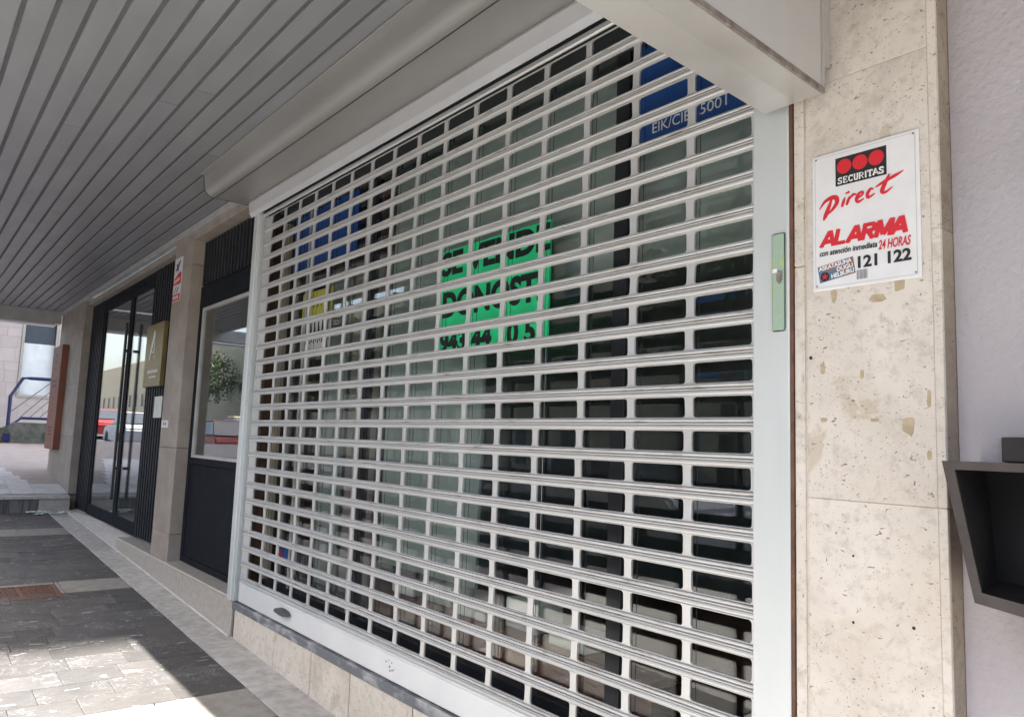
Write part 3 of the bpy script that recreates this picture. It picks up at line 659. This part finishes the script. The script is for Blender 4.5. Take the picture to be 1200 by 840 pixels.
# ---------------------------------------------------------------- soffit
sfz = 16.4
sof = thing('canopy_soffit', (-45, -9, sfz), 'grey metal strip soffit running over the pavement', 'soffit')
PT = 1.115
def strip_piece(x0, x1, y0, dz=0):
    a, b = y0-PT+.09, y0-.09
    mb = MB(); mb.prism([(a, sfz+.085), (a, sfz+.03), (a+.025, sfz), (b-.04, sfz), (b-.03, sfz+.012), (b, sfz+.03), (b, sfz+.085)], 0, x0, x1)
    if dz: 
        for v in mb.bm.verts: v.co.z += dz
    return mb
k = 0; y0 = -.2
while y0 > -21.0:
    j1 = [-62, -58, -64, -33.8, -60, -57, -61][k % 7]+random.uniform(-2, 2) if k not in (6, 7) else (-25.2 if k == 6 else -27.9)
    for a, b in ((-118, j1), (j1+.03, 26)):
        part('ceiling_strip', strip_piece(a, b, y0, random.uniform(-.018, .018)), 'soffit', sof)
    k += 1; y0 -= PT
part('void_board', MB().box(-118, 26, -21.5, -.1, sfz+.09, sfz+.5), 'soffit_dark', sof)
part('edge_fascia', MB().box(-118, 26, -21.9, -21.3, 16.0, 19, bev=.05), 'fascia', sof)
#part('deep_canopy', MB().box(-118, -52.65, -30, -17.2, 16.2, 19), 'fascia', sof)
part('end_beam', MB().box(-120.0, -118.05, -40, -.04, 14.55, 16.6, bev=.05), 'fascia', sof)
part('ledge', MB().box(-120.3, -118.3, -40, -.75, 14.2, 14.5, bev=.03), 'alu_light', sof)
part('wall_trim', MB().box(-118, -38.5, -.30, .02, 15.85, 16.38, bev=.03), 'fascia', sof)
solo('upper_wall', MB().box(-118, 60, -21.0, 1.5, 16.93, 80), 'plaster_w', (-30, -10, 19.2), 'pale wall of the building above the canopy', 'wall')

# ---------------------------------------------------------------- plinth, door bay, pillars on the left
pl = thing('stone_plinth', (-53, -.2, gz(-53)), 'pale granite plinth and ramp below the dark doors', 'plinth')
for a, b in ((-36.3, -47.2), (-47.25, -58.2), (-58.25, -69.4)):
    part('plinth_slab', MB().box(b, a, -.22, 1.0, gz(a)-.4, -11.62, bev=.03), 'granite_pale', pl)
part('plinth_cap', MB().box(-69.45, -36.28, -.26, 1.25, -11.6, -11.42, bev=.03), 'granite_pale', pl)
part('edge_highlight', MB().box(-69.45, -36.28, -.275, -.262, -11.50, -11.415), 'mortar_highlight_white', pl)  # pale strip paints the light caught along the cap's top edge
def ramp_slab(x0, x1, zr0, zr1):
    mb = MB(); bm = mb.bm; V = [bm.verts.new(p) for p in ((x0, -.2, gz(x0)+.10), (x1, -.2, gz(x1)+.10), (x1, 1.3, zr1), (x0, 1.3, zr0), (x0, -.2, -14), (x1, -.2, -14), (x1, 1.3, -14), (x0, 1.3, -14))]
    for f in ((0, 1, 2, 3), (0, 4, 5, 1), (1, 5, 6, 2), (2, 6, 7, 3), (3, 7, 4, 0), (7, 6, 5, 4)): bm.faces.new([V[i] for i in f])
    return mb
part('ramp_slab', ramp_slab(-79.5, -69.5, -11.25, -11.40), 'granite_pale', pl); part('ramp_slab', ramp_slab(-99.5, -79.55, -11.15, -11.24), 'granite_pale', pl)
mj = MB()
for a, b in ((-99.5, -79.5), (-79.4, -69.5), (-69.4, -36.3)): mj.box(a, b, -.36, -.24, gz(a)-.2, gz(a)+.10, zs=SL, bev=.03)
part('mortar_line', mj, 'mortar_highlight_white', pl)
def pillar(x0, x1, joints, label, ydep):
    t = thing('stone_pillar', ((x0+x1)/2, .5, gz((x0+x1)/2)), label, 'pillar', None)
    js = [-13]+joints+[16.35]
    for a, b in zip(js, js[1:]): part('stone_panel', MB().box(x0, x1, -.02, ydep, a+.012, b-.012, bev=.03), 'pillar_stone', t)
    part('core', MB().box(x0+.1, x1-.1, .05, ydep-.05, -13, 16.3), 'joint', t); return t
pillar(-57.6, -52.5, [-9.3, -2.3, 13.2], 'narrow beige stone pillar between the two dark doors', 1.4)
pillar(-118.0, -99.5, [-9.6, -2.0, 4.96, 12], 'wide grey stone pillar carrying the terracotta board', 1.4)
lnt = MB().box(-52.45, -37.0, .0, 1.3, 15.25, 16.36, bev=.03); solo('stone_lintel', lnt, 'pillar_stone', (-45, .5, 15.3), 'pale stone lintel over the single dark door', 'lintel')
lnt = MB().box(-99.45, -57.65, .3, 1.3, 15.15, 15.84, bev=.03); solo('stone_lintel', lnt, 'pillar_stone', (-78, .5, 15.2), 'grey stone lintel over the double glass door', 'lintel')
# single dark door
DY = .95
dd = thing('single_door', (-46, DY, -11.4), 'charcoal metal door with large glass pane and louvred transom', 'door')
fr = MB(); 
fr.box(-52.45, -51.75, DY, DY+.4, -11.35, 11.3, bev=.02); fr.box(-38.4, -36.9, DY, DY+.4, -11.35, 11.3, bev=.02); fr.box(-51.74, -38.41, DY, DY+.4, 9.45, 11.3, bev=.02); fr.box(-51.74, -38.41, DY, DY+.4, -11.35, -10.9)
part('frame', fr, 'door_dark', dd)
part('lower_panel', MB().box(-51.73, -38.42, DY+.06, DY+.3, -10.88, -3.55, bev=.03), 'door_dark', dd)
part('rail', MB().box(-51.73, -38.42, DY-.02, DY+.3, -3.53, -3.0, bev=.03), 'door_dark', dd)
bd = MB(); bd.box(-51.72, -51.45, DY+.04, DY+.3, -2.98, 9.43); bd.box(-51.44, -38.43, DY+.04, DY+.3, 9.15, 9.43); bd.box(-51.44, -38.43, DY+.04, DY+.3, -2.98, -2.75)
part('glazing_bead', bd, 'frame_pale', dd)
part('pane', MB().box(-51.43, -38.44, DY+.15, DY+.2, -2.74, 9.14), 'glass_door', dd)
part('door_lock', MB().disc(-39.4, DY-.025, -3.9, .12, .04, 14), 'chrome', dd)
part('transom_back', MB().box(-52.45, -36.9, DY+.25, DY+.4, 11.32, 15.24), 'slat_dark', dd)
for i in range(20): part('transom_louvre', MB().box(-52.2+i*.76, -51.86+i*.76, DY-.02, DY+.24, 11.4, 15.1), 'rib_dark', dd)
# cladding strips and double glass door
cl = thing('ribbed_cladding', (-61, 1, -11.2), 'black ribbed cladding panel beside the glass door, under the gold plaque', 'cladding')
part('backing_board', MB().box(-67.6, -57.62, 1.15, 1.3, -11.15, 15.14), 'slat_dark', cl)
for i in range(11): part('rib', MB().box(-67.5+i*.88, -67.14+i*.88, .90, 1.145, -11.12, 15.12), 'rib_dark', cl)
cl2 = thing('ribbed_cladding', (-95.5, 1, -11.2), 'black ribbed cladding panel beside the wide stone pillar', 'cladding')
part('backing_board', MB().box(-99.48, -91.8, 1.15, 1.3, -11.12, 15.14), 'slat_dark', cl2)
for i in range(8): part('rib', MB().box(-99.3+i*.95, -98.9+i*.95, .90, 1.145, -11.1, 15.12), 'rib_dark', cl2)
gd = thing('glass_double_door', (-79.5, 1, -11.2), 'tall double glass door with dark frames and long pull handles', 'door')
part('head_frame', MB().box(-91.75, -67.65, .95, 1.3, 14.35, 15.13, bev=.02), 'door_dark', gd)
part('threshold', MB().box(-91.75, -67.65, .95, 1.3, -11.2, -10.95), 'door_dark', gd)
for a, b in ((-91.7, -77.5), (-77.4, -67.7)):
    lf = MB(); lf.box(a, a+.75, .98, 1.25, -10.93, 14.33, bev=.02); lf.box(b-.75, b, .98, 1.25, -10.93, 14.33, bev=.02); lf.box(a+.76, b-.76, .98, 1.25, 13.6, 14.33); lf.box(a+.76, b-.76, .98, 1.25, -10.93, -9.95)
    leaf = part('door_leaf', lf, 'door_dark', gd); part('pane', MB().box(a+.77, b-.77, 1.08, 1.14, -9.94, 13.59), 'glass_door', leaf)
part('pull_handle', MB().box(-76.5, -76.1, .25, .5, -8.3, 10.6, bev=.05).box(-76.4, -76.2, .5, .98, -5.2, -4.9).box(-76.4, -76.2, .5, .98, 7.4, 7.7), 'frame_black', gd)
part('pull_handle', MB().box(-76.5, -76.1, 1.75, 2.0, -8.3, 10.6, bev=.05).box(-76.4, -76.2, 1.25, 1.75, -5.2, -4.9).box(-76.4, -76.2, 1.25, 1.75, 7.4, 7.7), 'frame_black', gd)
rm = MB(); rm.box(-99.4, -57.7, 24, 24.4, -11.2, 15); rm.box(-99.9, -99.41, 1.4, 24, -11.2, 15); rm.box(-57.69, -57.2, 1.45, 24, -11.2, 15); rm.box(-99.4, -57.7, 1.4, 23.9, 15.2, 15.6); rm.box(-57.15, -36.95, 9, 9.5, -11.3, 15.1); rm.box(-36.94, -36.5, 1.4, 9, -11.3, 15.1); rm.box(-57.15, -36.95, 1.4, 8.9, 15.4, 15.7)
solo('interior_wall', rm, 'room', (-75, 10, -11), kind='structure')
solo('interior_floor', MB().box(-99.4, -57.7, 1.31, 24, -11.6, -11.1).box(-57.1, -37, 1.36, 9, -11.6, -11.3), 'room', (-75, 10, -11), kind='structure')
# plaque and notices
gp = thing('gold_plaque', (-64.5, .8, 3.3), 'gold square plaque with white slanted emblem on the black cladding', 'plaque')
part('board', MB().box(-67.7, -61.6, .5, .92, 3.25, 9.35, bev=.03), 'gold', gp)
part('emblem', ribbon(MB(), [[(-65.9, 5.9, .12), (-65.2, 7.3, .38), (-64.55, 8.6, .30)], [(-64.5, 8.6, .10), (-64.35, 6.6, .12)], [(-65.5, 6.7, .10), (-64.3, 6.5, .10)], [(-64.2, 6.1, .2), (-63.9, 6.1, .2)]], .499, .04), 'white', gp)
lt = MB(); [lt.box(-66.2+i*.42, -66.0+i*.42, .47, .499, 4.55, 4.85) for i in range(9)]; [lt.box(-65.4+i*.3, -65.25+i*.3, .47, .499, 4.1, 4.25) for i in range(8)]; part('small_print', lt, 'white', gp)
solo('paper_notice', MB().box(-64.3, -61.6, .88, .925, .3, 2.3), 'paper', (-63, .9, .3), 'small white paper notice on the black cladding below the gold plaque', 'notice')
vs = thing('wall_sign', (-56.3, -.03, 10.5), 'narrow white and red sign high on the pillar between the doors', 'sign')
part('plate', MB().box(-57.25, -55.0, -.07, -.025, 10.4, 14.3), 'plate', vs)
part('red_panel', MB().prism([(-57.2, 11.9), (-55.05, 11.9), (-55.05, 12.9), (-55.6, 12.95), (-57.2, 12.45)], 1, -.071, -.08), 'red', vs); part('red_panel', MB().box(-57.2, -55.05, -.08, -.071, 10.45, 11.05), 'red', vs)
dk = MB(); ribbon(dk, [[(-56.8, 13.2, .2), (-56.1, 13.6, .4), (-55.6, 14.0, .2)], [(-56.7, 13.8, .15), (-56.0, 13.1, .15)], [(-56.9, 11.2, .12), (-56.3, 11.7, .12)], [(-56.2, 11.2, .12), (-55.6, 11.6, .12)]], -.071, .01); part('print', dk, 'blue_rail', vs)
wl = MB(); [wl.box(-57.0+i*.42, -56.75+i*.42, -.09, -.081, 12.05+i*.05, 12.35+i*.05) for i in range(4)]; [wl.box(-57.0+i*.42, -56.75+i*.42, -.09, -.081, 10.6, 10.9) for i in range(4)]; part('print', wl, 'white', vs)
sn = thing('small_plate', (-56.5, -.03, -.6), 'tiny white number plate low on the pillar between the doors', 'sign')
part('plate', MB().box(-57.4, -55.4, -.06, -.022, -.62, .0), 'plate', sn); part('print', MB().box(-56.9, -56.6, -.066, -.061, -.45, -.15).box(-56.4, -56.0, -.066, -.061, -.45, -.15), 'barcode', sn)
tb_ = thing('terracotta_board', (-113, -.2, -4), 'tall terracotta name board on the wide grey pillar', 'sign')
part('board', MB().box(-116.8, -109.3, -.85, -.03, -4.0, 10.75, bev=.04), 'terracotta', tb_)
lt = MB()
for z, n, s_ in ((9.4, 1, .5), (8.4, 1, .4), (7.4, 1, .4), (5.7, 5, .35), (5.0, 5, .35), (3.3, 1, .4), (2.4, 1, .4), (1.5, 1, .4), (.6, 1, .4), (-.9, 6, .22), (-1.4, 5, .22), (-1.9, 6, .22)):
    for i in range(n):
        xx = -113.2+(i-(n-1)/2)*s_*2.4; lt.box(xx-s_*.9, xx+s_*.9, -.86, -.852, z-s_*.5, z+s_*.5)
part('lettering', lt, 'terra_print', tb_)
# plastic litter at the step
for i in range(7):
    X, Y = -95.8+random.uniform(-.9, .9), -.9-i*.55; mb = MB(); n = 5; L = random.uniform(.5, 1.2)
    pts = [[mb.bm.verts.new((X+(a/n-.5)*random.uniform(.5, .9), Y+(b/n-.5)*L, gz(X)+.05+random.uniform(0, .28)*(1-abs(a-n/2)/n))) for b in range(n+1)] for a in range(n+1)]
    for a in range(n):
        for b in range(n): mb.bm.faces.new((pts[a][b], pts[a+1][b], pts[a+1][b+1], pts[a][b+1]))
    solo('plastic_scrap', mb, 'glitter', (X, Y, gz(X)), 'crumpled pale plastic scrap by the low step, '+('nearest to the wide pillar', 'second from the wide pillar', 'third from the wide pillar', 'in the middle of the row', 'third from the street end', 'second from the street end', 'farthest from the wide pillar')[i], 'litter', 'plastic scraps by the step')

# ---------------------------------------------------------------- far left: mossy wall, railing, tiled house
mw = MB(); mw.prism([(-6.0, -3.0), (30, -14), (30, -.35), (-1.9, -.25), (-3.2, -1.3), (-6.0, -1.6)], 0, -149.5, -146, bev=.1)
solo('mossy_wall', mw, 'moss', (-147, 4, -5), 'low mossy concrete wall beneath the blue railing', 'wall')
rl = thing('blue_railing', (-146.5, 3, -.3), 'blue tubular handrail with thin slanting bars on the mossy wall', 'railing')
part('top_rail', MB().tube([(-146.3, -2.75, -3.0), (-146.3, -2.8, 4.3), (-146.3, -1.2, 7.55), (-146.3, 0, 7.6), (-146.3, 22, 7.7)], .30, 8), 'blue_rail', rl)
part('bottom_rail', MB().tube([(-146.3, -2.75, -1.2), (-146.3, -.9, .5), (-146.3, 22, .6)], .24, 8), 'blue_rail', rl)
part('post_foot', MB().box(-146.9, -145.8, -3.4, -2.3, -3.6, -2.2, bev=.05), 'blue_rail', rl)
for i in range(12):
    y = -1.6+i*1.45; part('slanted_bar', MB().tube([(-146.3, max(y-1.0, -2.7), max(.2, .55) if y > -.9 else 1.5), (-146.3, y+5.2, 7.5)], .09, 6), 'edge_grime', rl)
th = thing('tiled_house', (-190, 4, -2), 'pale pink stone tiled house front behind the blue railing', 'house')
part('wall', MB().box(-230, -190.4, -9, 3.0, -6, 95).box(-230, -190.4, 9.4, 40, -6, 95).box(-230, -190.4, 3.0, 9.4, -6, 6.2).box(-230, -190.4, 3.0, 9.4, 23.9, 95), 'reveal', th)
z = -4; k = 0
while z < 40:
    h = [2.0, 3.1, 2.6][k % 3]; y = -14+[0, 1.7, 3.1, .8][k % 4]
    while y < 14:
        L = random.uniform(2.6, 5.2); a, b = y, min(y+L, 14)
        segs = [(a, b)] if z > 24 or z+h < 6 else [(a, min(b, 2.35))]+[(max(a, 9.6), b)]
        for p, q in segs:
            if q-p > .3: part('tile', MB().box(-190.4, -190.0+random.uniform(-.03, .03), p+.014, q-.014, z+.014, z+h-.014, bev=.012), 'tile_pink', th)
        y += L
    z += h; k += 1
wn = part('window', MB().box(-190.8, -189.8, 2.4, 2.95, 6.2, 24, bev=.03).box(-190.8, -189.8, 9.1, 9.55, 6.2, 24, bev=.03).box(-190.8, -189.6, 2.4, 9.55, 5.6, 6.19, bev=.03), 'reveal', th)
part('dark_pane', MB().box(-191.4, -191.2, 2.96, 9.09, 17.9, 24), 'win_dark', wn)
cm = MB(); n = 14
gr_ = [[cm.bm.verts.new((-191.0+random.uniform(-.12, .12), 2.98+6.1*a/n, 6.25+11.7*b/n)) for b in range(n+1)] for a in range(n+1)]
for a in range(n):
    for b in range(n): cm.bm.faces.new((gr_[a][b], gr_[a+1][b], gr_[a+1][b+1], gr_[a][b+1]))
part('covering_sheet', cm, 'sheet', wn, smooth=True)

# ---------------------------------------------------------------- the street behind the camera (seen in the glass)
rd = MB(); rd.quad((-99, -45.5, -14.8), (700, -45.5, -14.8), (700, -125, -14.8), (-99, -125, -14.8)); rd.quad((-99, -45.5, -14.8), (-99, -125, -14.8), (-700, -125, 5), (-700, -45.5, 5)); rd.quad((-152, -45.5, -13.05), (-700, -45.5, 5), (-700, -8, 5), (-152, -8, -13.05)); 
solo('road', rd, 'asphalt', (0, -80, -14.8), kind='structure')
gr = MB(); gr.quad((-1e4, 1e4, -26), (1e4, 1e4, -26), (1e4, -1e4, -26), (-1e4, -1e4, -26)); solo('ground', gr, 'pave_far', (0, 0, -26), kind='structure')
fp = MB(); fp.box(-1500, 700, -900, -125.1, -17, -13.8, bev=.1); solo('far_pavement', fp, 'pave_far', (0, -140, -14), kind='structure')
bl_ = MB(); bl_.box(-152, -99.2, -45.4, -44.2, -17, -12.4); solo('road_kerb', bl_, 'grey_slab', (-500, -45, -14), kind='structure')
def house(x0, x1, h, mat, label, Y=-162):
    t = thing('street_house', ((x0+x1)/2, Y-3, -14), label, 'house')
    part('wall', MB().box(x0, x1, Y-78, Y, -16, h), mat, t)
    fm = MB().box(-4.2, 4.2, 0, .5, -6.6, 6.6, bev=.1).mesh('window', 'frame_pale'); pm = MB().box(-3.6, 3.6, .51, .7, -6, 6).mesh('pane', 'win_dark')
    n = int((x1-x0)/24)
    for i in range(n):
        for j in range(int((h+16)/30)):
            p = (x0+(i+.5)*(x1-x0)/n, Y, -2+j*30); a = put('window', fm, p, t); c = bpy.data.objects.new('pane', pm); COL.objects.link(c); c.parent = a
house(-1400, -302, 66, 'plaster_y', 'yellow plaster house across the street, far left')
house(-300, -64.7, 325, 'plaster_y', 'tall ochre house across the street')
house(-200, 160, 110, 'plaster_w', 'pale plaster house across the small square', -460)
house(190, 600, 140, 'plaster_y', 'ochre house at the far side of the square', -460)
bs = thing('added_reflection_board', (-108, -161.5, 22), 'bright blue unseen board added across the street for its reflection in the shop glass', 'sign')  # added out of view to put a blue reflection in the glass
part('board', MB().box(-128, -88, -161.9, -161, 20, 46, bev=.3), 'blue_board', bs)
def tree(x, y, h, label, seed):
    random.seed(seed); t = thing('street_tree', (x, y, -13.8), label, 'tree', 'street trees')
    mb = MB(); mb.tube([(x, y, -14), (x+1, y, -14+h*.3), (x, y+1, -14+h*.55)], 2.2, 8, 1.2)
    cents = []
    for i in range(9):
        a = i*2.4; r = random.uniform(12, 24); e = Vector((x+r*math.cos(a), y+r*math.sin(a), -14+h*random.uniform(.55, 1))); cents.append(e)
        mb.tube([(x, y, -14+h*.42), ((x+e.x)/2, (y+e.y)/2, -14+h*.58), tuple(e)], .9, 6, .2)
    part('trunk', mb, 'bark', t, smooth=True)
    cr = MB()
    for e in cents:
        for i in range(420):
            d = Vector((random.gauss(0, 1), random.gauss(0, 1), random.gauss(0, .8))).normalized()*random.uniform(3, 11); p = e+d
            u = Vector((random.gauss(0, 1), random.gauss(0, 1), random.gauss(0, 1))).normalized(); v = u.orthogonal().normalized(); s_ = random.uniform(.6, 1.3)
            cr.quad(p-u*s_, p-v*s_*.6, p+u*s_, p+v*s_*.6)
    part('crown', cr, 'leaf', t)
for i, (x, y) in enumerate(((-330, -132), (-215, -134), (-95, -130), (20, -134), (-520, -132))): tree(x, y, 62+6*(i % 3), 'leafy tree on the far pavement, '+('second from the left end', 'third from the left end', 'before the pale house', 'rightmost of the row', 'leftmost of the row')[i], 30+i)
def car(x, y, col, label, ln=39, wd=16):
    t = thing("parked_car", (x, y, -14.8+max(0, -99-x)*.0329), label, 'car', None); g0 = -14.8+max(0, -99-x)*.0329
    low = [(-.5, .13), (-.5, .45), (-.46, .58), (-.30, .62), (.26, .66), (.46, .64), (.5, .5), (.5, .13)]
    top = [(-.22, .62), (-.08, .98), (.22, 1.0), (.40, .66)]
    def prof(P, w0, w1):
        mb = MB(); bm = mb.bm; A = []; 
        for s_ in (-1, 1): A.append([bm.verts.new((x+a*ln, y+s_*(w0 if b < .7 else w1)/2, g0+b*13.2)) for a, b in P])
        bm.faces.new(A[0][::-1]); bm.faces.new(A[1]); n = len(P)
        for i in range(n): bm.faces.new((A[0][i], A[0][(i+1) % n], A[1][(i+1) % n], A[1][i]))
        bmesh.ops.bevel(bm, geom=list(bm.edges), offset=.5, segments=2, affect='EDGES', clamp_overlap=True); return mb
    mcol = simple('car_paint', col, col, 3, .25, 0)
    part('body', prof(low, wd, wd), mcol, t); part('cabin', prof(top, wd*.96, wd*.74), 'win_dark', t)
    part('roof', MB().box(x-.06*ln, x+.2*ln, y-wd*.36, y+wd*.36, g0+12.9, g0+13.5, bev=.25), mcol, t)
    for sx_ in (-.32, .32):
        for s_ in (-1, 1):
            part('wheel', MB().tube([(x+sx_*ln, y+s_*(wd/2-1.9), g0+2.9), (x+sx_*ln, y+s_*(wd/2+.1), g0+2.9)], 2.9, 18), 'tyre', t)
for x, y, c_, l in ((-62, -57, (.55, .56, .58), 'silver hatchback parked at the near kerb, rightmost but one'), (-398, -57, (.5, .02, .025), 'red hatchback parked at the near kerb, farthest left'), (-330, -57, (.6, .6, .62), 'white hatchback parked at the near kerb'), (-8, -57, (.02, .06, .2), 'blue hatchback parked at the near kerb'), (-232, -60, (.35, .03, .03), 'dark red hatchback parked at the near kerb in the shade'), (-365, -112, (.6, .45, .08), 'yellow hatchback parked at the far kerb')):
    car(x, y, c_, l)
